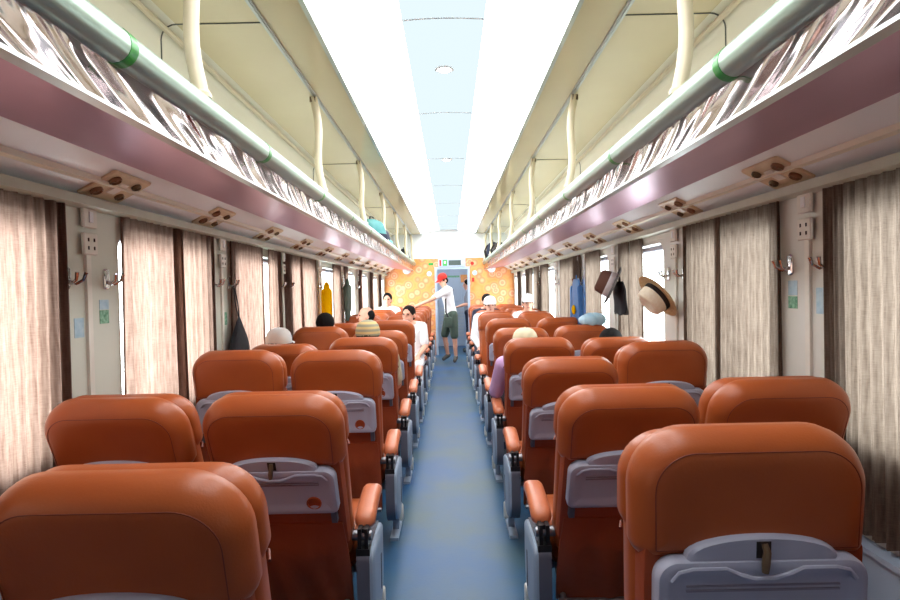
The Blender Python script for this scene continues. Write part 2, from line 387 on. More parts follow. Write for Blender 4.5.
# vestibule beyond the door
b = MB().box((-1.0, Y1 + 0.08, 0), (-0.95, Y1 + 2.1, ZC)).box((1.0, Y1 + 0.08, 0), (1.05, Y1 + 2.1, ZC)).box((-1.0, Y1 + 2.05, 0), (1.0, Y1 + 2.1, ZC))
struct(b.build('wall_vestibule', M['corr'], smooth=False))
struct(MB().box((-1.0, Y1 + 0.08, 2.3), (1.0, Y1 + 2.1, 2.36)).build('ceiling_vestibule', M['white'], smooth=False))
root = empty('door_2', (0.05, Y1 + 2.04, 0)); struct(root)
MB().box((-0.42, -0.03, 0), (0.42, 0, 2.0)).build('door_leaf', M['doorblue'], root, smooth=False)
b = MB()
for k in range(9): b.box((-0.3, -0.045, 0.25 + 0.085 * k), (0.3, -0.03, 0.31 + 0.085 * k))
b.build('louvre', M['corr'], root, smooth=False)
MB().slab(rrect(0.5, 0.62, 0.06, 0, 1.45), [(-0.042, 0.01), (-0.03, 0)]).build('door_window', M['doorblue'], root)
MB().tube([(-0.36, -0.05, 1.0), (-0.36, -0.075, 1.02), (-0.36, -0.075, 1.16), (-0.36, -0.05, 1.18)], 0.012, 8).build('handle', M['steel'], root)
o = MB().box((-0.10, Y1 + 2.0, 1.66), (0.26, Y1 + 2.005, 1.8)).build('notice', M['sticker_g'], smooth=False)
tag(o, 'green and white notice on the vestibule door beyond the doorway', 'notice')
o = MB().box((0.28, Y1 + 2.0, 1.62), (0.48, Y1 + 2.005, 1.82)).build('notice', M['floral'], smooth=False)
tag(o, 'orange notice beside the green one on the vestibule door', 'notice')
struct(MB().box((-1.5, Y0 - 0.1, 0), (1.5, Y0, ZC + 0.2)).build('wall_rear', M['grey_line'], smooth=False))
struct(MB().box((-0.55, Y1 + 0.7, 2.29), (0.55, Y1 + 1.3, 2.3)).build('vestibule_fill', M['lamp'], smooth=False))  # unseen glowing slab, added to brighten the vestibule and doorway

# signs and fittings on the end wall
def disc(name, x, z, r, m, y=Y1 - 0.013, th=0.012, rim=None):
    root = MB().lathe([(r, 0), (r, th), (r * 0.93, th + 0.004), (0.001, th + 0.004)], (x, y, z), 28, axis='y').build(name, M[m])
    return root
o = disc('loudspeaker', 0.04, CAMZ + 1.10, 0.125, 'under', y=Y1); tag(o, 'pale round speaker grille high on the white end wall', 'speaker')
root = empty('sign_display', (0.06, Y1 - 0.02, CAMZ + 0.605)); tag(root, 'dark display panel with white ends above the doorway', 'display panel')
MB().slab(rrect(0.60, 0.185, 0.01), [(-0.03, 0.004), (-0.026, 0), (0.008, 0)]).build('housing', M['doorblue'], root)
MB().box((-0.07, -0.034, -0.062), (0.20, -0.03, 0.05)).build('screen', M['display'], root, smooth=False)
MB().lathe([(0.036, 0), (0.036, 0.008), (0.02, 0.01), (0.02, 0.004), (0.001, 0.004)], (0.245, -0.03, 0), 20, axis='y').build('clock_dial', M['white'], root)
MB().box((-0.20, -0.034, -0.07), (-0.10, -0.03, 0.06)).build('exit_symbol', M['green'], root, smooth=False)
MB().box((-0.17, -0.037, -0.02), (-0.13, -0.034, 0.03)).build('exit_figure', M['white'], root, smooth=False)
MB().box((-0.27, -0.034, -0.07), (-0.23, -0.03, 0.06)).build('red_bar', M['red'], root, smooth=False)
o = MB().slab(rrect(0.11, 0.055, 0.01, -0.40, CAMZ + 0.58), [(Y1 - 0.022, 0.003), (Y1 - 0.013, 0)]).build('exit_sign', M['green']); tag(o, 'small green sign on the orange end wall beside the display', 'sign')
o = disc('alarm_button', 0.51, CAMZ + 0.58, 0.038, 'red'); tag(o, 'round red alarm disc on orange wall above the doorway corner', 'alarm disc')
o = disc('round_sticker', -0.44, CAMZ + 0.37, 0.055, 'sticker_b'); tag(o, 'round pale blue sticker beside the red capped man', 'sticker')
o = disc('round_sticker', 0.56, CAMZ + 0.37, 0.055, 'sticker_b'); tag(o, 'round pale blue sticker above the small red box', 'sticker')
o = MB().slab(rrect(0.05, 0.09, 0.01, 0.52, CAMZ + 0.22), [(Y1 - 0.05, 0.004), (Y1 - 0.013, 0)]).build('call_point', M['red']); tag(o, 'small red box on the orange wall under a round sticker', 'call point')
for s in (-1, 1):
    root = empty('wall_speaker', (s * 0.93, Y1 - 0.013, CAMZ + 0.46)); tag(root, 'white floral shaped wall lamp on the orange end wall, %s side' % SIDE[s], 'wall lamp', 'end wall lamps')
    MB().lathe([(0.09, 0), (0.09, 0.02), (0.05, 0.05), (0.001, 0.055)], (0, 0, 0), 24, axis='y').build('shade', M['white'], root)
    MB().lathe([(0.02, 0.05), (0.018, 0.075), (0.001, 0.08)], (0, 0, 0), 12, axis='y').build('knob', M['pole'], root)

# ------------------------------------------------------------------ luggage racks
for s in (-1, 1):
    root = empty('luggage_rack', (s * 1.0, Y0, CAMZ + 0.4)); nm = SIDE[s]
    tag(root, 'long silver luggage rack with mauve lower edge above the %s windows' % nm, 'luggage rack', 'luggage racks')
    L = lambda pts: [[(s * (x) - s * 1.0, y - Y0, z - 0.4) for x, z in pts] for y in (Y0 + 0.01, Y1 - 0.02)]
    MB().tube([(s * (0.775 - 1.0), 0.01, 0.195), (s * (0.775 - 1.0), Y1 - Y0 - 0.02, 0.195)], 0.044, 20).build('front_tube', M['tube'], root)
    pts = [(0.778 + 0.006 * math.sin(t) , 0.555 - 0.105 * k / 8) for k in range(9) for t in [math.pi * k / 8]]
    MB().rings(L([(x + 0.004, z) for x, z in pts] + [(x + 0.014, z) for x, z in reversed(pts)])).build('mirror_fascia', M['film'], root)
    MB().rings(L([(0.775, 0.452), (0.80, 0.452), (0.80, 0.438), (0.775, 0.443)])).build('edge_strip', M['alu'], root)
    MB().rings(L([(0.79, 0.44), (1.20, 0.496), (1.20, 0.506), (0.79, 0.45)])).build('mauve_strip', M['mauve'], root)
    MB().rings(L([(1.20, 0.497), (XW - 0.002, 0.383), (XW - 0.002, 0.395), (1.20, 0.509)])).build('underside_panel', M['under'], root)
    MB().rings(L([(0.79, 0.512), (XU - 0.002, 0.512), (XU - 0.002, 0.522), (0.79, 0.522)])).build('shelf', M['alu'], root)
    MB().rings(L([(1.36, 0.386), (1.36, 0.352), (1.372, 0.346), (XW - 0.002, 0.346), (XW - 0.002, 0.386)])).build('curtain_rail', M['rail'], root)
    for k in range(11):
        y = (1.355 if s < 0 else 1.53) + 1.02 * k
        MB().tube([(s * (0.775 - 1.0), y - Y0 - 0.016, 0.195), (s * (0.775 - 1.0), y - Y0 + 0.016, 0.195)], 0.0452, 20).build('tape_band', M['tape'], root)
    # poles from the rack tube to the ceiling rail
    pole0 = None
    for k in range(7):
        y = 1.82 + 1.74 * k + (0.06 if s > 0 else 0)
        H = ZC - (CAMZ + 0.634)
        if pole0 is None:
            pole0 = empty('rack_pole', (0, 0, 0))
            pts = []; rr = []
            for i in range(15):
                q = i / 14; e = q * q * (3 - 2 * q)
                pts.append((s * (0.05 * e + 0.018 * math.sin(2 * math.pi * q)), 0, q * (H - 0.018))); rr.append(0.024)
            MB().tube(pts, rr, 14).build('shaft', M['pole'], pole0)
            MB().lathe([(0.03, -0.002), (0.03, 0.012), (0.022, 0.022)], (0, 0, 0), 16).build('foot_collar', M['pole'], pole0)
            MB().box((s * 0.05 - 0.018, -0.022, H - 0.05), (s * 0.05 + 0.018, 0.022, H - 0.017)).build('top_clamp', M['brass'], pole0, smooth=False)
            p = pole0
        else: p = copy_tree(pole0)
        p.location = (s * 0.775, y, CAMZ + 0.634)
        tag(p, 'cream curved pole on the %s luggage rack, %s from the camera' % (nm, ORD[k]), 'pole', 'luggage rack poles')
    # reading lamp and air nozzle panels under the rack
    v0 = None
    for k in range(11):
        y = 2.25 + 0.94 * k
        if v0 is None:
            v0 = empty('reading_light_panel', (0, 0, 0))
            b = MB(); b.rings([[(u, v, d) for u, v in rrect(0.17, 0.26, 0.012)(i)] for d, i in ((0.0, 0), (-0.006, 0), (-0.010, 0.006), (-0.007, 0.016))])
            b.build('plate', M['vent'], v0)
            for (u, v, r, mm, nn) in ((-0.040, -0.075, 0.024, 'nozzle', 'air_nozzle'), (0.040, -0.07, 0.024, 'nozzle', 'air_nozzle'), (-0.040, 0.075, 0.019, 'brass', 'reading_lamp'), (0.040, 0.075, 0.019, 'brass', 'reading_lamp')):
                MB().lathe([(r, -0.005), (r, -0.016), (r * 0.8, -0.02), (r * 0.7, -0.012), (0.006, -0.012), (0.001, -0.018)], (u, v, 0), 18).build(nn, M[mm], v0)
            MB().box((-0.035, -0.02, -0.012), (0.035, 0.03, -0.006)).build('cover', M['socket'], v0, smooth=False)
            p = v0
        else: p = copy_tree(v0)
        p.location = (s * 1.312, y, CAMZ + 0.4385); p.rotation_euler = (0, s * R(27.4), 0)
        tag(p, 'cream reading light and air panel under %s rack, %s from the camera' % (nm, ORD[k]), 'reading light panel', 'reading light panels')

# ------------------------------------------------------------------ pillar fittings
sock0 = sw0 = hook0 = None
for s in (-1, 1):
    for k, y in enumerate(PIL):
        if y < 1.5 or y > 10: continue
        i = k - 2; nm = SIDE[s]; rz = R(90) * s * -1
        od = ORD[i] if 0 <= i < 16 else ''
        b = MB().box((min(s * XW, s * (XW - 0.012)), y - 0.014, 0.56), (max(s * XW, s * (XW - 0.012)), y + 0.014, 1.62))
        tag(b.build('cable_trunking', M['socket'], smooth=False), 'narrow white cable trunking on the %s wall, pillar %s from the camera' % (nm, od), 'trunking', 'cable trunkings')
        pr = []
        if sock0 is None:
            sock0 = empty('power_socket', (0, 0, 0)); Mz = None
            MB().slab(rrect(0.085, 0.085, 0.006), [(0.0, 0), (-0.008, 0), (-0.012, 0.004)]).build('plate', M['socket'], sock0)
            for u in (-0.018, 0.018):
                for v in (-0.016, 0.016): MB().box((u - 0.004, -0.0135, v - 0.007), (u + 0.004, -0.011, v + 0.007)).build('contact_slot', M['dark'], sock0, smooth=False)
            p = sock0
            sw0 = empty('light_switch', (0, 0, 0))
            MB().slab(rrect(0.085, 0.085, 0.006), [(0.0, 0), (-0.008, 0), (-0.012, 0.004)]).build('plate', M['socket'], sw0)
            MB().slab(rrect(0.026, 0.045, 0.004), [(-0.011, 0), (-0.016, 0.002)]).build('rocker', M['white'], sw0); q = sw0
            hook0 = empty('coat_hook', (0, 0, 0))
            MB().slab(rrect(0.034, 0.085, 0.012), [(0.0, 0), (-0.006, 0), (-0.01, 0.005)]).build('plate', M['chrome'], hook0)
            for dx in (-1, 1):
                MB().tube([(dx * 0.004, -0.008, -0.01), (dx * 0.012, -0.03, -0.022), (dx * 0.02, -0.052, -0.008), (dx * 0.026, -0.06, 0.02)], [0.006, 0.006, 0.0055, 0.007], 8).build('prong', M['chrome'], hook0)
            hs = [hook0, copy_tree(hook0)]
        else:
            p = copy_tree(sock0); q = copy_tree(sw0); hs = [copy_tree(hook0), copy_tree(hook0)]
        X = s * (XW - 0.012)
        p.location = (X, y, 1.64); q.location = (X, y, 1.745)
        p.rotation_euler = q.rotation_euler = (0, 0, rz)
        tag(p, 'white power socket on the %s wall, pillar %s from the camera' % (nm, od), 'socket', 'pillar sockets')
        tag(q, 'white switch plate above the socket on %s wall, pillar %s from the camera' % (nm, od), 'switch', 'pillar switches')
        for d, h in zip((-1, 1), hs):
            h.location = (s * XW, y + d * 0.12, 1.505); h.rotation_euler = (0, 0, rz)
            tag(h, 'chrome coat hook on %s wall, pillar %s from the camera, %s edge' % (nm, od, 'nearer' if d < 0 else 'farther'), 'coat hook', 'chrome coat hooks')
for (s, y, z, w, h, m, lb) in ((-1, 2.165, 1.315, 0.055, 0.075, 'sticker_b', 'pale blue sticker on the first pillar of the yellow-garment wall, nearer the camera'),
                               (-1, 2.325, 1.40, 0.06, 0.04, 'sticker_b', 'small pale blue sticker just above the green one, yellow-garment wall'),
                               (-1, 2.325, 1.35, 0.06, 0.055, 'sticker_g', 'green sticker on the first pillar of the yellow-garment wall'),
                               (1, 2.33, 1.41, 0.06, 0.06, 'sticker_b', 'pale blue sticker just above the green one, straw-hat wall'),
                               (1, 2.33, 1.35, 0.06, 0.05, 'sticker_g', 'green sticker on the first pillar of the straw-hat wall'),
                               (1, 2.155, 1.36, 0.05, 0.10, 'sticker_b', 'pale blue sticker beside the nearest curtain on the straw-hat wall'),
                               (-1, 3.57, 1.28, 0.06, 0.08, 'sticker_g', 'green sticker on the pillar by the drawstring bag')):
    o = MB().box((min(s * XW, s * (XW - 0.002)), y - w / 2, z - h / 2), (max(s * XW, s * (XW - 0.002)), y + w / 2, z + h / 2)).build('wall_sticker', M[m], smooth=False)
    tag(o, lb, 'sticker')

# ------------------------------------------------------------------ curtains
def curtain(s, a, c, m, label, x=1.385, amp=0.019, seed=0):
    rnd = random.Random(seed); n = max(24, int((c - a) / 0.006)); m_ = 26
    z1, z0 = CAMZ + 0.372, 0.575
    ph = [rnd.uniform(0, 6) for _ in range(4)]; f = rnd.uniform(14, 18)
    vs = []; fs = []
    for j in range(m_ + 1):
        t = j / m_; z = z1 + (z0 - z1) * t
        for i in range(n + 1):
            u = i / n; yy = a + (c - a) * u
            sp = f * (c - a) / (1.0)
            w = math.sin(2 * math.pi * sp * u + 1.1 * math.sin(5 * u + ph[0]) + 0.35 * math.sin(3 * t + ph[1]))
            w = w * (0.75 + 0.25 * math.sin(7 * u + ph[2])) + 0.3 * math.sin(2 * math.pi * sp * 2.1 * u + ph[3])
            g = amp * (0.55 + 0.45 * t)
            yy += 0.012 * t * math.sin(3.0 * u + ph[1] + 2 * t)
            vs.append((s * (x + g * w), yy, z + 0.004 * w * (t > 0.98)))
    for j in range(m_):
        for i in range(n):
            q = j * (n + 1) + i; fs.append((q, q + 1, q + n + 2, q + n + 1))
    hb = max(3, int(0.018 / (c - a) * n))          # hems folded back at both edges
    for e in (range(0, hb + 1), range(n - hb, n + 1)):
        e = list(e); o0 = len(vs)
        for j in range(m_ + 1):
            for i in e:
                q = vs[j * (n + 1) + i]; vs.append((q[0] + s * 0.004, q[1], q[2]))
        w_ = len(e)
        for j in range(m_):
            for i in range(w_ - 1):
                q = o0 + j * w_ + i; fs.append((q, q + 1, q + w_ + 1, q + w_))
        k_ = 0 if e[0] == 0 else w_ - 1
        for j in range(m_): fs.append((j * (n + 1) + e[k_], o0 + j * w_ + k_, o0 + (j + 1) * w_ + k_, (j + 1) * (n + 1) + e[k_]))
    root = MB().add(vs, fs).build('curtain', m, ang=None)
    tag(root, label, 'curtain', 'window curtains')
    MB().box((min(s * (x + 0.016), s * (x - 0.004)), a, z1 - 0.002), (max(s * (x + 0.016), s * (x - 0.004)), c, z1 + 0.004)).build('heading_tape', M['rim_plastic'], root, smooth=False)
    return root
CL = [(-0.55, -0.1), (-0.05, 0.72), (0.74, 2.06), (2.44, 2.965), (2.89, 3.36), (3.63, 4.25), (4.37, 4.70), (4.82, 5.36), (5.30, 5.92), (6.85, 7.25), (7.52, 7.78), (8.72, 9.1), (10.0, 10.35), (11.35, 11.6)]
CR = [(-0.55, -0.1), (-0.05, 0.72), (0.74, 2.105), (2.385, 2.96), (2.9, 3.37), (4.1, 4.36), (4.38, 4.64), (5.23, 5.78), (6.02, 6.58), (6.62, 7.12), (8.0, 8.65), (8.72, 9.3), (9.5, 10.3), (11.2, 11.6)]
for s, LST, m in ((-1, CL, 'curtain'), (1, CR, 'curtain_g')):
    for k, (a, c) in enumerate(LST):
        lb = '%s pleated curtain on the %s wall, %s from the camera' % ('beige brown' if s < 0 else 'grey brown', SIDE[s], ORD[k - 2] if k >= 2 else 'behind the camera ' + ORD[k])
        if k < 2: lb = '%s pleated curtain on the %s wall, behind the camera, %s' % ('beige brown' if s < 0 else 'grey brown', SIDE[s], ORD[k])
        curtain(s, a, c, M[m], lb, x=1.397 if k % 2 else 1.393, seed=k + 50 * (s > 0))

# ------------------------------------------------------------------ seats
def make_seat(side, aisle):
    """train seat facing +y, origin on the floor under its hinge; side: which local x carries the armrest"""
    root = empty('train_seat', (0, 0, 0)); ZH = 0.395
    back = []
    def bp(o): o.location = (0, 0, ZH); back.append(o); return o
    # rear shell of the backrest
    bp(MB().slab(rrect(0.445, 0.40, 0.03, 0, 0.33, rb=0.02), [(-0.052, 0.012), (-0.048, 0.003), (-0.03, 0), (0.0, 0)]).build('backrest', M['leather_dark'], root))
    # headrest with wide rounded top
    HR = rrect(0.478, 0.27, 0.118, 0, 0.6115, n=10, rb=0.04, ww=0.474)
    hb = MB().slab(HR, [(-0.064, 0.105), (-0.065, 0.07), (-0.064, 0.05), (-0.0605, 0.036), (-0.052, 0.024), (-0.038, 0.012), (-0.020, 0.003), (-0.002, 0.0), (0.018, 0.001), (0.028, 0.012)])
    bp(hb.build('headrest', M['leather'], root, ang=60))
    path = [(u, -0.0605, v) for u, v in HR(0.036)]
    bp(MB().tube(path, 0.0014, 6, closed=True).build('piping', M['piping'], root))
    # padded front, a little taller than the shell, with side bolsters
    b = MB().slab(rrect(0.462, 0.695, 0.12, 0, 0.3655, n=10, rb=0.05, ww=0.445), [(0.0, 0.018), (0.01, 0.004), (0.03, 0.0), (0.065, 0.002), (0.09, 0.016), (0.102, 0.045), (0.106, 0.09)])
    b.slab(rrect(0.476, 0.23, 0.10, 0, 0.602, n=10, rb=0.06), [(0.03, 0.012), (0.045, 0.002), (0.085, 0.002), (0.112, 0.02), (0.124, 0.055)])
    bp(b.build('back_cushion', M['leather'], root, ang=60))
    path = [(u, 0.104, v) for u, v in rrect(0.41, 0.004, 0.002, 0, 0.505)(0)]
    bp(MB().tube([(-0.235, 0.06, 0.50), (-0.225, 0.09, 0.50), (-0.16, 0.107, 0.50), (0.16, 0.107, 0.50), (0.225, 0.09, 0.50), (0.235, 0.06, 0.50)], 0.004, 6).build('front_seam', M['piping'], root))
    # lower cover hanging over the seat frame, with soft folds
    vs = []; fs = []; n, m = 24, 16
    for j in range(m + 1):
        t = j / m; v = 0.245 - 0.40 * t
        for i in range(n + 1):
            u = (i / n - 0.5); e = 1 - (abs(u) * 2) ** 6
            w = -0.056 - 0.020 * min(1, t * 3) * e - 0.010 * t * math.sin(u * 11 + 3 * t) * e - 0.006 * t * math.sin(u * 23 - 5 * t)
            vs.append((u * (0.415 + 0.02 * math.sin(t * 2.5)), w, v))
    for j in range(m):
        for i in range(n): q = j * (n + 1) + i; fs.append((q, q + n + 1, q + n + 2, q + 1))
    nv = len(vs); vs2 = vs + [(x, -0.045, z) for x, y, z in vs]; fs2 = fs + [tuple(reversed([q + nv for q in f])) for f in fs]
    rim = [i for i in range(n + 1)] + [j * (n + 1) + n for j in range(1, m + 1)] + [m * (n + 1) + i for i in range(n - 1, -1, -1)] + [j * (n + 1) for j in range(m - 1, 0, -1)]
    for a_, b_ in zip(rim, rim[1:] + rim[:1]): fs2.append((a_, b_, b_ + nv, a_ + nv))
    o = MB().add(vs2, fs2).build('lower_cover', M['leather_dark'], root); bp(o)
    # grey shell piece with latch and the folding tray
    out = []
    for k in range(17):
        t = math.pi * k / 16; out.append((0.148 * math.cos(t), 0.503 + 0.046 * math.sin(t) ** 0.8))
    def arc(i): return [(u * (1 - i * 4), 0.503 + (v - 0.503) * (1 - i * 6)) for u, v in out]
    h = bp(MB().slab(arc, [(-0.06, 0), (-0.078, 0), (-0.083, 0.012), (-0.083, 0.05)]).build('tray_housing', M['grey_plastic'], root))
    MB().box((-0.014, -0.0845, 0.508), (0.014, -0.08, 0.541)).build('latch_slot', M['dark'], h, smooth=False)
    MB().tube([(0.0, -0.086, 0.538), (0.001, -0.094, 0.525), (-0.003, -0.098, 0.505), (-0.005, -0.1, 0.487)], [0.006, 0.0075, 0.008, 0.0065], 8).build('latch', M['brass'], h)
    def trayout(i):
        pts = rrect(0.415, 0.188, 0.042, 0, 0.411, n=8, rb=0.024)(i)
        return pts
    tr = bp(MB().slab(trayout, [(-0.05, 0.004), (-0.056, 0.0), (-0.078, 0.0), (-0.086, 0.004), (-0.0885, 0.012), (-0.0885, 0.024), (-0.084, 0.034), (-0.083, 0.05)]).build('tray_table', M['grey_plastic'], root))
    # raised ridge that dips under the latch, and a fold line
    pth = [(-0.18, -0.086, 0.465), (-0.165, -0.087, 0.483), (-0.14, -0.087, 0.489), (-0.075, -0.087, 0.489), (-0.05, -0.088, 0.478), (-0.02, -0.088, 0.468), (0.02, -0.088, 0.468), (0.05, -0.088, 0.478), (0.075, -0.087, 0.489), (0.14, -0.087, 0.489), (0.165, -0.087, 0.483), (0.18, -0.086, 0.465)]
    MB().tube(pth, 0.0055, 8).build('ridge', M['grey_plastic'], tr)
    MB().box((-0.15, -0.0865, 0.442), (0.15, -0.082, 0.4455)).box((-0.15, -0.0865, 0.452), (0.15, -0.082, 0.4545)).build('fold_line', M['grey_line'], tr, smooth=False)
    MB().lathe([(0.026, 0.080), (0.026, 0.0875), (0.023, 0.089), (0.0215, 0.084), (0.001, 0.0835)], (0.125, 0, 0.366), 22, axis='y').build('cup_recess', M['leather_dark'], tr)
    for u in (-1, 1):
        bp(MB().box((u * 0.185 - 0.01, -0.075, 0.265), (u * 0.185 + 0.01, -0.05, 0.33)).build('tray_bracket', M['rim_plastic'], root, smooth=False))
    # seat cushion
    b = MB(); ou = rrect(0.44, 0.50, 0.06, 0, 0.27, n=8)
    b.rings([[(u, v, d) for u, v in ou(i)] for d, i in ((0.345, 0.02), (0.352, 0.004), (0.37, 0), (0.42, 0), (0.448, 0.012), (0.46, 0.04), (0.463, 0.1))])
    b.build('seat_cushion', M['leather'], root, ang=60)
    MB().tube([(u, v, 0.372) for u, v in ou(-0.001)], 0.003, 6, closed=True).build('cushion_piping', M['piping'], root)
    # steel frame
    b = MB().box((-0.20, 0.06, 0.29), (0.20, 0.10, 0.345)).box((-0.20, 0.38, 0.29), (0.20, 0.42, 0.345))
    b.tube([(-0.21, -0.03, 0.235), (0.21, -0.03, 0.235)], 0.014, 10)
    b.box((-0.02 , 0.06, 0.02), (0.03, 0.12, 0.29)).box((-0.02, 0.36, 0.02), (0.03, 0.42, 0.29)).box((-0.05, 0.02, 0.0), (0.06, 0.46, 0.02))
    b.tube([(-0.19, -0.03, 0.235), (-0.19, 0.08, 0.30)], 0.012, 8).tube([(0.19, -0.03, 0.235), (0.19, 0.08, 0.30)], 0.012, 8)
    b.build('seat_frame', M['steel'], root, ang=30)
    # armrest
    ax = side * 0.262
    ztop = 0.535
    rings = []
    for k in range(13):
        q = k / 12; y = 0.0 + 0.30 * q; z = ztop + 0.05 * math.sin(q * 1.9) - 0.02 * max(0, q - 0.75) * 4 * q
        sc = 1.0; 
        if k == 0: sc = 0.6
        if k == 12: sc = 0.35
        if k == 11: sc = 0.8
        rings.append([(ax + u * sc, y, z + v * sc) for u, v in rrect(0.08, 0.058, 0.026, n=5)(0)])
    pad = MB().rings(rings).build('armrest', M['leather_pad'], root, ang=60)
    MB().tube([(ax - side * 0.055, -0.012, 0.50), (ax + side * 0.03, -0.012, 0.50)], 0.02, 14).build('hinge_axle', M['steel'], root, ang=30)
    b = MB()
    b.box((ax - 0.020, -0.045, 0.455), (ax - 0.006, 0.01, 0.535)).box((ax + 0.006, -0.045, 0.455), (ax + 0.020, 0.01, 0.535)).box((ax - 0.022, -0.03, 0.515), (ax + 0.022, 0.06, 0.53)).box((ax - 0.026, -0.05, 0.435), (ax + 0.026, 0.0, 0.46))
    b.build('armrest_hinge', M['dark_metal'], root, ang=30)
    if aisle:
        # side panel: rounded plate seen from the aisle
        Mx = Matrix.Translation((ax, 0.10, 0.30)) @ Matrix.Rotation(R(90), 4, 'Z')
        MB().slab(rrect(0.31, 0.32, 0.045, 0, 0, n=8, rb=0.13, ww=0.31), [(-0.024, 0.0), (0.024, 0.0)], Mx).build('side_rim', M['rim_plastic'], root)
        d = -1 if side > 0 else 1
        face = MB().slab(rrect(0.296, 0.306, 0.04, 0, 0, n=8, rb=0.12, ww=0.296), [(d * 0.024, 0.0), (d * 0.034, 0.0), (d * 0.040, 0.008), (d * 0.042, 0.03)], Mx).build('side_panel', M['side_plastic'], root)
        MB().slab(rrect(0.02, 0.15, 0.009, 0.05, -0.02, n=4), [(d * 0.040, 0), (d * 0.044, 0.001)], Mx).build('slot', M['rim_plastic'], face)
        MB().box((ax - 0.018, 0.22, 0.0), (ax + 0.018, 0.27, 0.20)).box((ax - 0.024, 0.1, 0.0), (ax + 0.024, 0.36, 0.018)).build('leg', M['side_plastic'], root, smooth=False)
        MB().slab(rrect(0.05, 0.1, 0.022, 0.17, -0.2, n=6), [(d * 0.016, 0), (d * 0.036, 0.0), (d * 0.04, 0.006)], Mx).build('foot_pedal', M['socket'], root)
        MB().box((min(ax, ax - side * 0.08), 0.1, 0.30), (max(ax, ax - side * 0.08), 0.14, 0.33)).build('side_bracket', M['steel'], root, smooth=False)
    else:
        Mx = Matrix.Translation((ax, 0.07, 0.40)) @ Matrix.Rotation(R(90), 4, 'Z')
        MB().slab(rrect(0.2, 0.12, 0.03, 0, 0, n=6, rb=0.04, ww=0.2), [(-0.014, 0.0), (0.014, 0.0)], Mx).build('armrest_support', M['rim_plastic'], root)
        MB().box((min(ax, ax - side * 0.08), 0.1, 0.345), (max(ax, ax - side * 0.08), 0.14, 0.37)).build('side_bracket', M['steel'], root, smooth=False)
    return root
BACKN = ('backrest', 'headrest', 'piping', 'back_cushion', 'front_seam', 'lower_cover', 'tray_housing', 'tray_table', 'tray_bracket')
PROTO = {}
def put_seat(x, y, rz, side, aisle, recline, label):
    key = (side, aisle)
    if key not in PROTO:
        o = PROTO[key] = make_seat(side, aisle)
    else: o = copy_tree(PROTO[key])
    o.location = (x, y, 0); o.rotation_euler = (0, 0, rz)
    for c in o.children:
        if c.name.split('.')[0] in BACKN: c.rotation_euler = (R(recline), 0, 0)
    tag(o, label, 'seat', 'orange train seats')
XA, XN = 0.605, 1.135
ROWS = [1.21 + 0.95 * k for k in range(6)]
REC = {('L', 'a'): [16, 22, 12, 15, 20, 9], ('R', 'a'): [4, 22, 25, 21, 20, 12], ('L', 'w'): [25, 22, 9, 23, 8, 16], ('R', 'w'): [25, 19, 8, 23, 17, 12]}
for k, y in enumerate(ROWS):
    for sd, s in (('L', -1), ('R', 1)):
        for ps in 'aw':
            if k == 0 and ps == 'w': pass
            rc = REC[(sd, ps)][k]
            lb = '%s orange leather seat with grey tray, %s side, row %s from the camera, %s wall' % ('reclined' if rc > 17 else 'upright', 'aisle' if ps == 'a' else 'window', ORD[k], SIDE[s])
            put_seat(s * (XA if ps == 'a' else XN), y, 0, -s, ps == 'a', rc, lb)
FROWS = [7.35 + 0.95 * k for k in range(5)]
for k, y in enumerate(FROWS):
    for sd, s in (('L', -1), ('R', 1)):
        for ps in 'aw':
            lb = 'orange leather seat facing the camera, %s side, %s facing row beyond the tables, %s wall' % ('aisle' if ps == 'a' else 'window', ORD[k], SIDE[s])
            lb = lb.replace(' beyond the tables', '')
            put_seat(s * (XA if ps == 'a' else XN), y, math.pi, s, ps == 'a', 9 + (k * 5 + (s > 0) * 3 + (ps == 'a') * 4) % 7, lb)

# ------------------------------------------------------------------ people
def capsule(p0, r0, p1, r1, n=12, m=5):
    p0, p1 = Vector(p0), Vector(p1); d = p1 - p0; L = d.length
    d = d.normalized() if L > 1e-6 else Vector((0, 0, 1))
    a = d.orthogonal().normalized(); b = d.cross(a); rings = []
    for i in range(m + 1):
        t = math.pi / 2 * (1 - i / m); rr = max(r0 * math.cos(t), 1e-4); q = p0 - d * r0 * math.sin(t)
        rings.append([q + (a * math.cos(2 * math.pi * k / n) + b * math.sin(2 * math.pi * k / n)) * rr for k in range(n)])
    for i in range(m + 1):
        t = math.pi / 2 * i / m; rr = max(r1 * math.cos(t), 1e-4); q = p1 + d * r1 * math.sin(t)
        rings.append([q + (a * math.cos(2 * math.pi * k / n) + b * math.sin(2 * math.pi * k / n)) * rr for k in range(n)])
    return rings
def hand_caps(wr, el, toward, sgn, out):
    """palm and five bent fingers; fingers run along the forearm direction and curl towards `toward`"""
    d = (wr - el).normalized(); dn = (toward - d * toward.dot(d)).normalized(); sd = d.cross(dn) * sgn
    for i, (o_, ln) in enumerate(((-0.030, 0.062), (-0.010, 0.072), (0.010, 0.068), (0.030, 0.052))):
        k = wr + d * 0.085 + sd * o_
        out.append((wr + d * 0.01 + sd * o_ * 0.55, 0.017, k, 0.0135, 'skin'))
        m_ = k + d * ln * 0.55 + dn * ln * 0.18; t = m_ + d * ln * 0.36 + dn * ln * 0.38
        out.append((k, 0.0095, m_, 0.0085, 'skin')); out.append((m_, 0.0085, t, 0.0072, 'skin'))
    b0 = wr + d * 0.025 - sd * 0.022; b1 = b0 + d * 0.035 - sd * 0.030 + dn * 0.012; b2 = b1 + d * 0.032 - sd * 0.004 + dn * 0.010
    out.append((b0, 0.015, b1, 0.0115, 'skin')); out.append((b1, 0.0115, b2, 0.009, 'skin'))
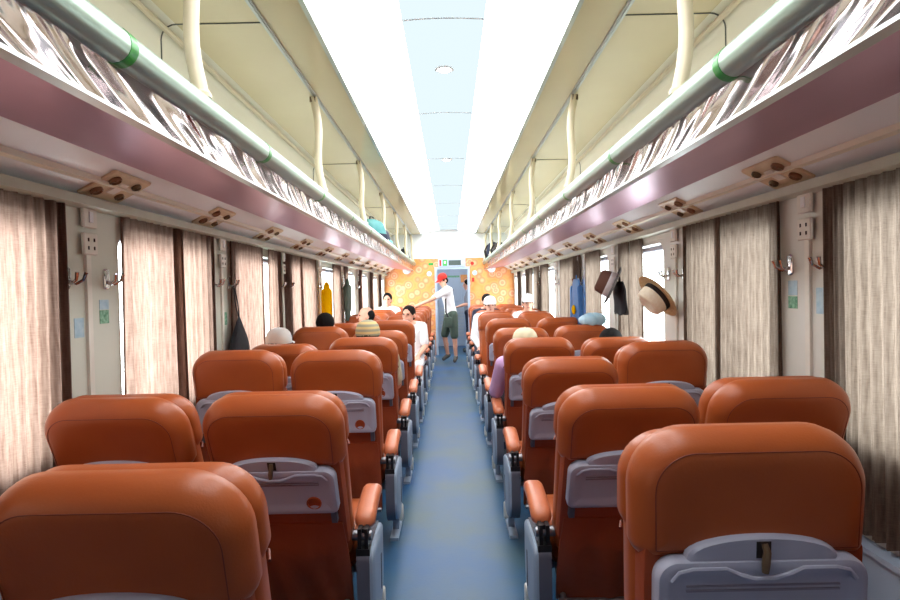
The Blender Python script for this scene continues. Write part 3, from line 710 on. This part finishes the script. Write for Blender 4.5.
def body(name, J, hd, colours, parent, short_sleeve=True, shorts=False, palms=(0, 0, -1), voxel=0.0085, fat=1.0):
    V = {k: Vector(v) for k, v in J.items()}; C = []
    side = (V['shR'] - V['shL']).normalized()
    pel, ch, nk = V['pelvis'], V['chest'], V['neck']
    for sg in (-1, 1):
        o_ = side * 0.058 * sg
        C.append((pel + o_, 0.108 * fat, pel.lerp(ch, 0.5) + o_ * 0.85, 0.095 * fat, 'shirt'))
        C.append((pel.lerp(ch, 0.5) + o_ * 0.85, 0.096 * fat, ch + o_ * 1.1, 0.104, 'shirt'))
        C.append((ch + o_ * 1.1, 0.10, V['shR' if sg > 0 else 'shL'] - side * sg * 0.02, 0.066, 'shirt'))
    C.append((V['hipL'], 0.105 * fat, V['hipR'], 0.105 * fat, 'trouser'))
    C.append((V['shL'], 0.062, nk - (nk - ch).normalized() * 0.02, 0.06, 'shirt')); C.append((V['shR'], 0.062, nk - (nk - ch).normalized() * 0.02, 0.06, 'shirt'))
    C.append((nk - Vector((0, 0, 0.03)), 0.056, V['head'] - Vector((0, 0, 0.04)), 0.052, 'skin'))
    for q in 'LR':
        sh, el, wr = V['sh' + q], V['el' + q], V['wr' + q]
        cut = 0.78 if short_sleeve else 1.0
        C.append((sh, 0.054, el, 0.040, 'skin' if short_sleeve else 'shirt')); C.append((el, 0.041, wr, 0.027, 'skin' if short_sleeve else 'shirt'))
        C.append((sh, 0.064, sh.lerp(el, cut), 0.056, 'shirt'))
        if not short_sleeve: C.append((el, 0.05, el.lerp(wr, 0.92), 0.037, 'shirt'))
        hand_caps(wr, el, Vector(palms), 1 if q == 'R' else -1, C)
        hp, kn, an, to = V['hip' + q], V['kn' + q], V['an' + q], V['to' + q]
        C.append((hp, 0.092, kn, 0.056, 'skin' if shorts else 'trouser')); C.append((kn, 0.055, an, 0.036, 'skin' if shorts else 'trouser'))
        if shorts: C.append((hp, 0.108, hp.lerp(kn, 0.92), 0.082, 'trouser'))
        else: C.append((kn, 0.06, kn.lerp(an, 0.93), 0.048, 'trouser'))
        C.append((kn.lerp(an, 0.45) - (to - an).normalized() * 0.012, 0.05, kn.lerp(an, 0.6), 0.04, 'skin' if shorts else 'trouser'))
        C.append((an, 0.042, to, 0.034, 'shoe')); C.append((an - (to - an).normalized() * 0.035 - Vector((0, 0, 0.03)), 0.034, to - Vector((0, 0, 0.01)), 0.03, 'shoe'))
    b = MB()
    for c in C: b.rings(capsule(*c[:4]))
    # head: skull, jaw, nose, brow, ears in the head's own frame
    H = Matrix.Translation(V['head']) @ hd.to_matrix().to_4x4()
    nb = len(b.v); he = MB()
    he.ell((0, -0.008, 0.022), (0.074, 0.094, 0.094)); he.ell((0, 0.022, -0.045), (0.058, 0.066, 0.066)); he.ell((0, 0.056, -0.088), (0.028, 0.028, 0.022))
    he.rings(capsule((0, 0.088, 0.018), 0.009, (0, 0.108, -0.020), 0.013)); he.ell((0, 0.080, 0.030), (0.050, 0.016, 0.010)); he.ell((0, 0.086, -0.052), (0.024, 0.012, 0.009))
    for sg in (-1, 1): he.ell((sg * 0.078, -0.012, -0.012), (0.012, 0.022, 0.033))
    b.add([tuple(H @ Vector(v)) for v in he.v], he.f)
    me = D.meshes.new(name + '_raw'); me.from_pydata(b.v, [], b.f); me.update()
    tmp = D.objects.new(name + '_raw', me); COL.objects.link(tmp)
    md = tmp.modifiers.new('r', 'REMESH'); md.mode = 'VOXEL'; md.voxel_size = voxel; md.adaptivity = 0
    sm = tmp.modifiers.new('s', 'SMOOTH'); sm.factor = 0.5; sm.iterations = 4
    dg = bpy.context.evaluated_depsgraph_get(); dg.update()
    out = D.meshes.new_from_object(tmp.evaluated_get(dg)); out.name = name
    D.objects.remove(tmp); D.meshes.remove(me); out.materials.clear()
    n = len(out.polygons); cen = np.empty(n * 3); out.polygons.foreach_get('center', cen); cen = cen.reshape(-1, 3)
    best = np.full(n, 1e9); lab = np.zeros(n, int); names = ['skin', 'shirt', 'trouser', 'shoe']
    for (p0, r0, p1, r1, lb) in C:
        a = np.array(p0); d = np.array(p1) - a; L2 = max(float(d @ d), 1e-9)
        t = np.clip(((cen - a) @ d) / L2, 0, 1); dist = np.linalg.norm(cen - a - t[:, None] * d, axis=1) - (r0 + (r1 - r0) * t)
        k = dist < best; best[k] = dist[k]; lab[k] = names.index(lb)
    Hi = np.array(H.inverted()); hc = cen @ Hi[:3, :3].T + Hi[:3, 3]
    lab[(np.abs(hc[:, 0]) < 0.1) & (np.abs(hc[:, 1]) < 0.14) & (hc[:, 2] > -0.115) & (hc[:, 2] < 0.14)] = 0
    out.polygons.foreach_set('material_index', lab.astype(np.int32))
    o = link(name, out, [M['skin'], M[colours[0]], M[colours[1]], M[colours[2]]], parent, ang=None)
    return o, H
def head_parts(par, H, hair='hair', hat=None, hatmat=None, bald=False):
    def put(nm, b, m, ang=50): return b.build(nm, M[m], par, ang=ang) if not b.v else _put(nm, b, m, ang)
    def _put(nm, b, m, ang):
        me = MB().add([tuple(v) for v in b.v], b.f).build(nm, M[m], par, ang=ang); me.matrix_local = H; return me
    for sg in (-1, 1): _put('eye', MB().ell((sg * 0.031, 0.080, 0.010), (0.012, 0.009, 0.007), 10, 6), 'eyew', None)
    _put('mouth', MB().ell((0, 0.093, -0.054), (0.022, 0.006, 0.005), 10, 6), 'lip', None)
    if not bald:
        b = MB().ell((0, -0.020, 0.036), (0.084, 0.096, 0.092), 20, 14); b.ell((0, -0.052, -0.008), (0.072, 0.058, 0.078), 16, 10); _put('hair', b, hair, None)
    else:
        b = MB().ell((0, -0.046, 0.008), (0.086, 0.072, 0.078), 20, 12); _put('hair', b, hair, None)
    if hat in ('cap', 'bonnet'):
        b = MB(); prof = [(0.097, 0.03), (0.099, 0.045), (0.096, 0.075), (0.086, 0.105), (0.066, 0.128), (0.036, 0.141), (0.001, 0.144)]
        b.lathe(prof, (0, -0.012, 0), 24, sx=0.92, sy=1.06)
        if hat == 'cap':
            n = 12; top = []; 
            for q, dz in ((0.0, 0.0), (1.0, -0.004)):
                pass
            ring0 = [(0.086 * math.cos(R(20 + 140 * k / n)), -0.012 + 0.10 * math.sin(R(20 + 140 * k / n)), 0.040) for k in range(n + 1)]
            ring1 = [(0.080 * math.cos(R(20 + 140 * k / n)), 0.02 + 0.155 * math.sin(R(20 + 140 * k / n)), 0.026 - 0.012 * abs(k / n - .5)) for k in range(n + 1)]
            vs = ring0 + ring1 + [(x, y, z + 0.006) for x, y, z in ring0] + [(x, y, z + 0.006) for x, y, z in ring1]; m1 = n + 1; fs = []
            for k in range(n):
                fs += [(k, k + 1, m1 + k + 1, m1 + k), (2 * m1 + k, 3 * m1 + k, 3 * m1 + k + 1, 2 * m1 + k + 1), (m1 + k, m1 + k + 1, 3 * m1 + k + 1, 3 * m1 + k)]
            fs += [(0, m1, 3 * m1, 2 * m1), (n, 2 * m1 + n, 3 * m1 + n, m1 + n)]
            b.add(vs, fs)
        b.ell((0, -0.012, 0.144), (0.008, 0.008, 0.005), 8, 6)
        _put('cap' if hat == 'cap' else 'knit_hat', b, hatmat, 50)
def seated(x, y, rz, lean, label, shirt='whitecloth', trouser='navy', yaw=0, pitch=0, roll=0, side=0.0, dz=0.0, hair='hair', hat=None, hatmat=None, bald=False, ss=True, elbow=None):
    """person sitting with the hips at the seat; lean back in degrees, side lean in metres at the shoulders"""
    root = empty('person', (x, y, 0), rz); tag(root, label, 'person')
    a = R(lean); P = Vector((0, 0.0, 0.565))
    def up(v):
        d = Vector(v) - P; h = max(d.z, 0)
        return P + Vector((d.x + side * h / 0.45, d.y * math.cos(a) - d.z * math.sin(a), d.y * math.sin(a) + d.z * math.cos(a))) + Vector((0, 0, dz * h / 0.5))
    J = dict(pelvis=(0, 0, 0.565), chest=up((0, 0, 0.86)), neck=up((0, 0.0, 1.03)), head=up((0, 0.035, 1.125)),
             shL=up((-0.165, 0.0, 0.975)), shR=up((0.165, 0.0, 0.975)), elL=up((-0.19, 0.07, 0.72)), elR=up((0.19, 0.07, 0.72)),
             wrL=(-0.10, 0.27, 0.63), wrR=(0.10, 0.27, 0.63), hipL=(-0.085, 0.0, 0.56), hipR=(0.085, 0.0, 0.56),
             knL=(-0.115, 0.40, 0.535), knR=(0.115, 0.40, 0.535), anL=(-0.115, 0.40, 0.10), anR=(0.115, 0.40, 0.10), toL=(-0.125, 0.52, 0.045), toR=(0.125, 0.52, 0.045))
    if elbow: J.update({k: v for k, v in elbow.items()})
    o, H = body('body', J, Euler((R(pitch), R(roll), R(yaw))), (shirt, trouser, 'shoe'), root, ss, palms=(0, 0, -1))
    head_parts(root, H, hair, hat, hatmat, bald)
    return root
HY = 0.22
# away-facing rows (row index -> hinge)
seated(-1.09, ROWS[3] + HY, 0, 22, 'seated person in a grey white cap next to the black drawstring bag', 'grey', 'navy', hat='cap', hatmat='capgrey', side=-0.12, dz=-0.05, yaw=-10)
seated(-1.10, ROWS[4] + HY, 0, 10, 'seated person with black hair beside the yellow garment', 'navy', 'black', dz=0.0, side=-0.03)
seated(-XA, ROWS[3] + HY, 0, 15, 'seated person wearing a striped grey and ochre knit hat', 'beige', 'navy', hat='bonnet', hatmat='knit', dz=-0.03)
seated(0.58, ROWS[3] + HY, 0, 20, 'seated person in lilac top and beige cap leaning into the aisle', 'lilac', 'navy', hat='cap', hatmat='beige', side=-0.03, dz=-0.09, ss=False, yaw=15,
       elbow=dict(elL=(-0.24, -0.02, 0.66), wrL=(-0.20, 0.24, 0.645)))
seated(1.10, ROWS[3] + HY, 0, 22, 'seated person with dark hair below the straw hat', 'whitecloth', 'navy', side=0.05, dz=-0.08)
# camera-facing rows
seated(-1.07, FROWS[0] - HY, math.pi, 8, 'seated balding person in white beyond the striped knit hat', 'whitecloth', 'navy', yaw=-75, bald=True, dz=0.0)
seated(-0.50, FROWS[0] - HY, math.pi, 6, 'seated person with black hair and white top at the aisle edge, facing us', 'whitecloth', 'whitecloth', yaw=-20, side=0.02,
       elbow=dict(elL=(0.20, 0.06, 0.72)) and None)
seated(XA - 0.10, FROWS[1] - HY, math.pi, 6, 'seated person in white cap and white top by the aisle, facing us', 'whitecloth', 'navy', hat='cap', hatmat='whitecloth', side=-0.06, dz=0.06, ss=False)
seated(1.12, FROWS[1] - HY, math.pi, 6, 'seated person in white cap next to the window beyond the blue raincoat', 'whitecloth', 'navy', hat='cap', hatmat='whitecloth', dz=0.08)
seated(XA - 0.06, FROWS[2] - HY, math.pi, 4, 'seated person with dark hair behind the white capped aisle passenger', 'navy', 'black', dz=0.1, side=-0.04)
seated(-1.10, FROWS[3] - HY, math.pi, 4, 'seated person with dark hair by the last window, yellow-garment wall', 'whitecloth', 'navy', dz=0.14)
# standing man leaning over the seat tops
def standing_man():
    root = empty('person', (0.02, 11.25, 0)); tag(root, 'standing man in red cap, white shirt and grey green shorts leaning on seats', 'person')
    J = dict(pelvis=(0.0, 0.02, 0.96), chest=(-0.06, 0.0, 1.30), neck=(-0.10, -0.01, 1.50), head=(-0.15, -0.05, 1.625),
             shL=(-0.13, 0.17, 1.42), shR=(-0.02, -0.17, 1.43), elL=(-0.40, 0.16, 1.24), wrL=(-0.64, 0.10, 1.16),
             elR=(-0.33, -0.20, 1.28), wrR=(-0.62, -0.12, 1.15),
             hipL=(-0.03, 0.10, 0.93), hipR=(0.03, -0.08, 0.93), knL=(-0.14, 0.08, 0.52), knR=(0.06, -0.09, 0.50), anL=(-0.08, 0.16, 0.12), anR=(0.08, -0.06, 0.10), toL=(-0.17, 0.10, 0.05), toR=(0.05, -0.20, 0.045))
    o, H = body('body', J, Euler((R(-24), 0, R(125))), ('whitecloth', 'olive', 'shoe'), root, True, True)
    head_parts(root, H, 'hair', 'cap', 'red')
    MB().tube([(0.05, -0.02, 1.44), (-0.10, -0.14, 1.25), (-0.10, -0.17, 1.0), (-0.06, -0.19, 0.9)], 0.014, 8).build('bag_strap', M['black'], root)
    MB().slab(rrect(0.16, 0.2, 0.03), [(-0.035, 0.015), (-0.02, 0), (0.02, 0), (0.035, 0.015)], Matrix.Translation((-0.06, -0.225, 0.80))).build('shoulder_bag', M['olive'], root)
standing_man()
def door_man():
    root = empty('person', (0.43, 12.98, 0)); tag(root, 'standing person in grey top and navy trousers in the doorway', 'person')
    J = dict(pelvis=(0, 0, 0.93), chest=(0.0, 0.0, 1.24), neck=(-0.01, 0, 1.43), head=(-0.02, -0.02, 1.545), shL=(0.02, 0.17, 1.37), shR=(0.0, -0.17, 1.37),
             elL=(-0.02, 0.21, 1.11), wrL=(-0.20, 0.12, 1.06), elR=(-0.02, -0.20, 1.11), wrR=(-0.20, -0.12, 1.06), hipL=(0, 0.085, 0.91), hipR=(0, -0.085, 0.91),
             knL=(-0.01, 0.10, 0.49), knR=(-0.01, -0.10, 0.49), anL=(0.02, 0.10, 0.10), anR=(0.02, -0.10, 0.10), toL=(-0.12, 0.12, 0.045), toR=(-0.12, -0.12, 0.045))
    o, H = body('body', J, Euler((R(-8), 0, R(100))), ('grey', 'navy', 'shoe'), root, True)
    head_parts(root, H)
door_man()

# ------------------------------------------------------------------ hanging things and luggage
def sheet_garment(name, m, s, x, y0, y1, ztop, zbot, label, cat, seed=0, th=0.05, collar=True, m2=None):
    rnd = random.Random(seed); n, k = 26, 22; rings = []
    cy = (y0 + y1) / 2; W = (y1 - y0) / 2
    for j in range(k + 1):
        t = j / k; z = ztop + (zbot - ztop) * t
        w = W * (0.5 + 0.5 * min(1, t * 4) ** 0.6) * (1 + 0.05 * math.sin(9 * t + seed)); d = th * (0.5 + 0.5 * min(1, t * 3))
        ring = []
        for i in range(n):
            a = 2 * math.pi * i / n
            f = 1 + 0.16 * math.sin(5 * a + seed + 2 * t) * t + 0.08 * math.sin(9 * a + 4 * t) * t
            ring.append((s * (x + d * math.cos(a) * f * 0.6), cy + w * math.sin(a) * (0.9 + 0.1 * f) + 0.015 * math.sin(5 * t), z + 0.012 * math.sin(3 * a) * (t > 0.97)))
        rings.append(ring)
    root = MB().rings(rings).build(name, m, ang=70); tag(root, label, cat)
    MB().tube([(s * x, cy - 0.012, ztop - 0.01), (s * x, cy - 0.008, ztop + 0.035), (s * x, cy + 0.008, ztop + 0.035), (s * x, cy + 0.012, ztop - 0.01)], 0.004, 6).build('hanging_loop', m2 or m, root)
    for q in (-1, 1):
        if collar: MB().rings(capsule((s * x, cy + q * W * 0.75, ztop - 0.10), 0.035, (s * (x + .0), cy + q * W * 0.95, ztop - 0.40), 0.028)).build('sleeve', m, root)
    return root
sheet_garment('hanging_jacket', M['yellow'], -1, 1.33, 5.98, 6.28, 1.54, 1.10, 'yellow garment hanging in front of the bright window', 'jacket', 1)
sheet_garment('hanging_jacket', M['olive'], -1, 1.335, 7.28, 7.52, 1.60, 1.06, 'dark grey garment hanging between two curtains beyond the yellow one', 'jacket', 2)
g = sheet_garment('raincoat', M['blue'], 1, 1.325, 5.68, 6.10, 1.52, 0.98, 'blue raincoat with a yellow patch hanging by the curtains', 'raincoat', 3)
MB().ell((1.285, 5.86, 1.20), (0.016, 0.06, 0.05), 14, 8).build('yellow_patch', M['yellow'], g)
# drawstring bag
root = empty('drawstring_bag', (-1.35, 3.62, 1.02)); tag(root, 'black drawstring bag hanging by its cords from a chrome hook', 'bag')
rings = []
for j in range(19):
    t = j / 18; w = 0.012 + 0.115 * math.sin(min(1, t * 1.12) * math.pi / 2) ** 1.1; w *= 1 if t < 0.88 else 1 - (t - 0.88) * 3
    rings.append([(0.36 * w * math.cos(a) * (1 + 0.08 * math.sin(4 * a)), w * math.sin(a) * (1 + 0.06 * math.sin(6 * a + t * 4)), 0.27 * (1 - t) + 0.0) for a in [2 * math.pi * k / 22 for k in range(22)]])
MB().rings(rings).build('sack', M['black'], root, ang=60)
for q in (-1, 1): MB().tube([(0, q * 0.006, 0.26), (-0.01, q * 0.022 - 0.01, 0.36), (-0.014, q * 0.006 - 0.035, 0.455)], 0.004, 6).build('cord', M['black'], root)
# hats
def hat(name, loc, rot, crown, band, label, brim=0.155, bandw=0.03, crownh=0.10, brimm=None):
    root = empty(name, loc); root.rotation_euler = rot; tag(root, label, 'hat')
    MB().lathe([(0.088, 0.0), (0.086, 0.05), (0.080, crownh * 0.85), (0.066, crownh), (0.04, crownh - 0.004), (0.001, crownh - 0.018)], (0, 0, 0), 32, sy=1.12).build('crown', M[crown], root, ang=60)
    MB().lathe([(0.086, 0.0), (0.12, -0.004), (brim, 0.008), (brim + 0.004, 0.014), (brim - 0.002, 0.015), (0.12, 0.004), (0.086, 0.008)], (0, 0, 0), 36, sy=1.1).build('brim', M[brimm or crown], root, ang=60)
    MB().lathe([(0.0885, 0.004), (0.0895, 0.006), (0.0885, 0.006 + bandw), (0.087, 0.006 + bandw)], (0, 0, 0), 32, sy=1.12).build('band', M[band], root, ang=60)
    return root
hat('straw_hat', (1.30, 3.50, 1.375), Vector((-0.76, -0.10, -0.60)).to_track_quat('Z', 'Y').to_euler(), 'straw_lit', 'dark', 'cream straw hat with a dark band hanging in the bright window', brim=0.14, brimm='straw', crownh=0.10)
hat('felt_hat', (1.27, 4.36, 1.435), Vector((-0.87, 0.22, 0.42)).to_track_quat('Z', 'Y').to_euler(), 'felt_b', 'whitecloth', 'dark felt hat with a white band hanging in front of the window', brim=0.14, brimm='felt', crownh=0.13, bandw=0.05)
g = sheet_garment('hanging_jacket', M['black'], 1, 1.335, 4.28, 4.56, 1.47, 1.22, 'black garment hanging under the dark felt hat', 'jacket', 5, collar=False)
# cloth over a headrest
vs = []; fs = []; n = 22
hx, hy, hz = XN + 0.09, ROWS[4] - 0.17, 1.095
b = MB()
rings = []
for j in range(13):
    t = j / 12; ph = math.pi * t
    rings.append([(0.115 * max(0.02, math.sin(ph)) ** 0.7 * math.cos(a) * (1 + 0.08 * math.sin(5 * a)), 0.075 * max(0.02, math.sin(ph)) ** 0.7 * math.sin(a) * (1 + 0.1 * math.sin(7 * a + 1)), -0.055 * math.cos(ph) * (1 + 0.12 * math.sin(6 * a)) + 0.055) for a in [2 * math.pi * k / 30 for k in range(30)]])
o = b.rings(rings).build('folded_cloth', M['paleblue'], ang=60); o.location = (hx, hy, hz)
tag(o, 'crumpled pale blue cloth lying on top of a window headrest', 'cloth')
# luggage on the racks
def backpack(loc, rz, sx_, sy_, sz_, m, label, mats=('navy', 'dark')):
    root = empty('backpack', loc, rz); tag(root, label, 'backpack')
    rings = []
    for j in range(15):
        t = j / 14; k = 0.75 + 0.25 * math.sin(math.pi * min(1, t * 1.1)); k *= 1 if t < 0.85 else math.sqrt(max(0.05, 1 - ((t - 0.85) / 0.16) ** 2))
        if j == 0: k = 0.7
        rings.append([(sx_ / 2 * k * cx_, sy_ / 2 * k * cy_, sz_ * t) for cx_, cy_ in [(u, v) for u, v in rrect(2, 2, 0.6, n=5)(0)]])
    MB().rings(rings).build('main_bag', M[m], root, ang=60)
    MB().slab(rrect(sx_ * 0.7, sz_ * 0.42, 0.04, 0, sz_ * 0.3), [(-sy_ * 0.62, 0.02), (-sy_ * 0.58, 0.004), (-sy_ * 0.4, 0)]).build('front_pocket', M[mats[0]], root)
    MB().tube([(-0.04, 0, sz_ * 0.97), (-0.03, 0, sz_ * 1.08), (0.03, 0, sz_ * 1.08), (0.04, 0, sz_ * 0.97)], 0.008, 8).build('handle', M[mats[1]], root)
    for q in (-1, 1): MB().tube([(q * sx_ * 0.25, sy_ * 0.4, sz_ * 0.85), (q * sx_ * 0.3, sy_ * 0.62, sz_ * 0.6), (q * sx_ * 0.3, sy_ * 0.45, sz_ * 0.12)], 0.014, 8).build('shoulder_strap', M[mats[1]], root)
    return root
RZ = CAMZ + 0.523
backpack((-0.93, 6.9, RZ), R(60), 0.40, 0.24, 0.36, 'teal', 'teal backpack on the luggage rack above the yellow garment')
backpack((-0.91, 7.55, RZ), R(80), 0.34, 0.24, 0.32, 'navy', 'navy backpack just behind the teal one on the rack', ('teal', 'dark'))
backpack((-0.88, 11.0, RZ), R(90), 0.36, 0.2, 0.30, 'black', 'black bag near the far end of the yellow-garment rack', ('felt', 'dark'))
backpack((0.88, 11.3, RZ), R(90), 0.44, 0.26, 0.42, 'navy', 'dark navy bag near the far end of the straw-hat rack', ('felt', 'dark'))
backpack((0.92, 10.3, RZ), R(90), 0.4, 0.24, 0.33, 'felt', 'dark brown bag nearer the camera on the straw-hat rack', ('black', 'dark'))
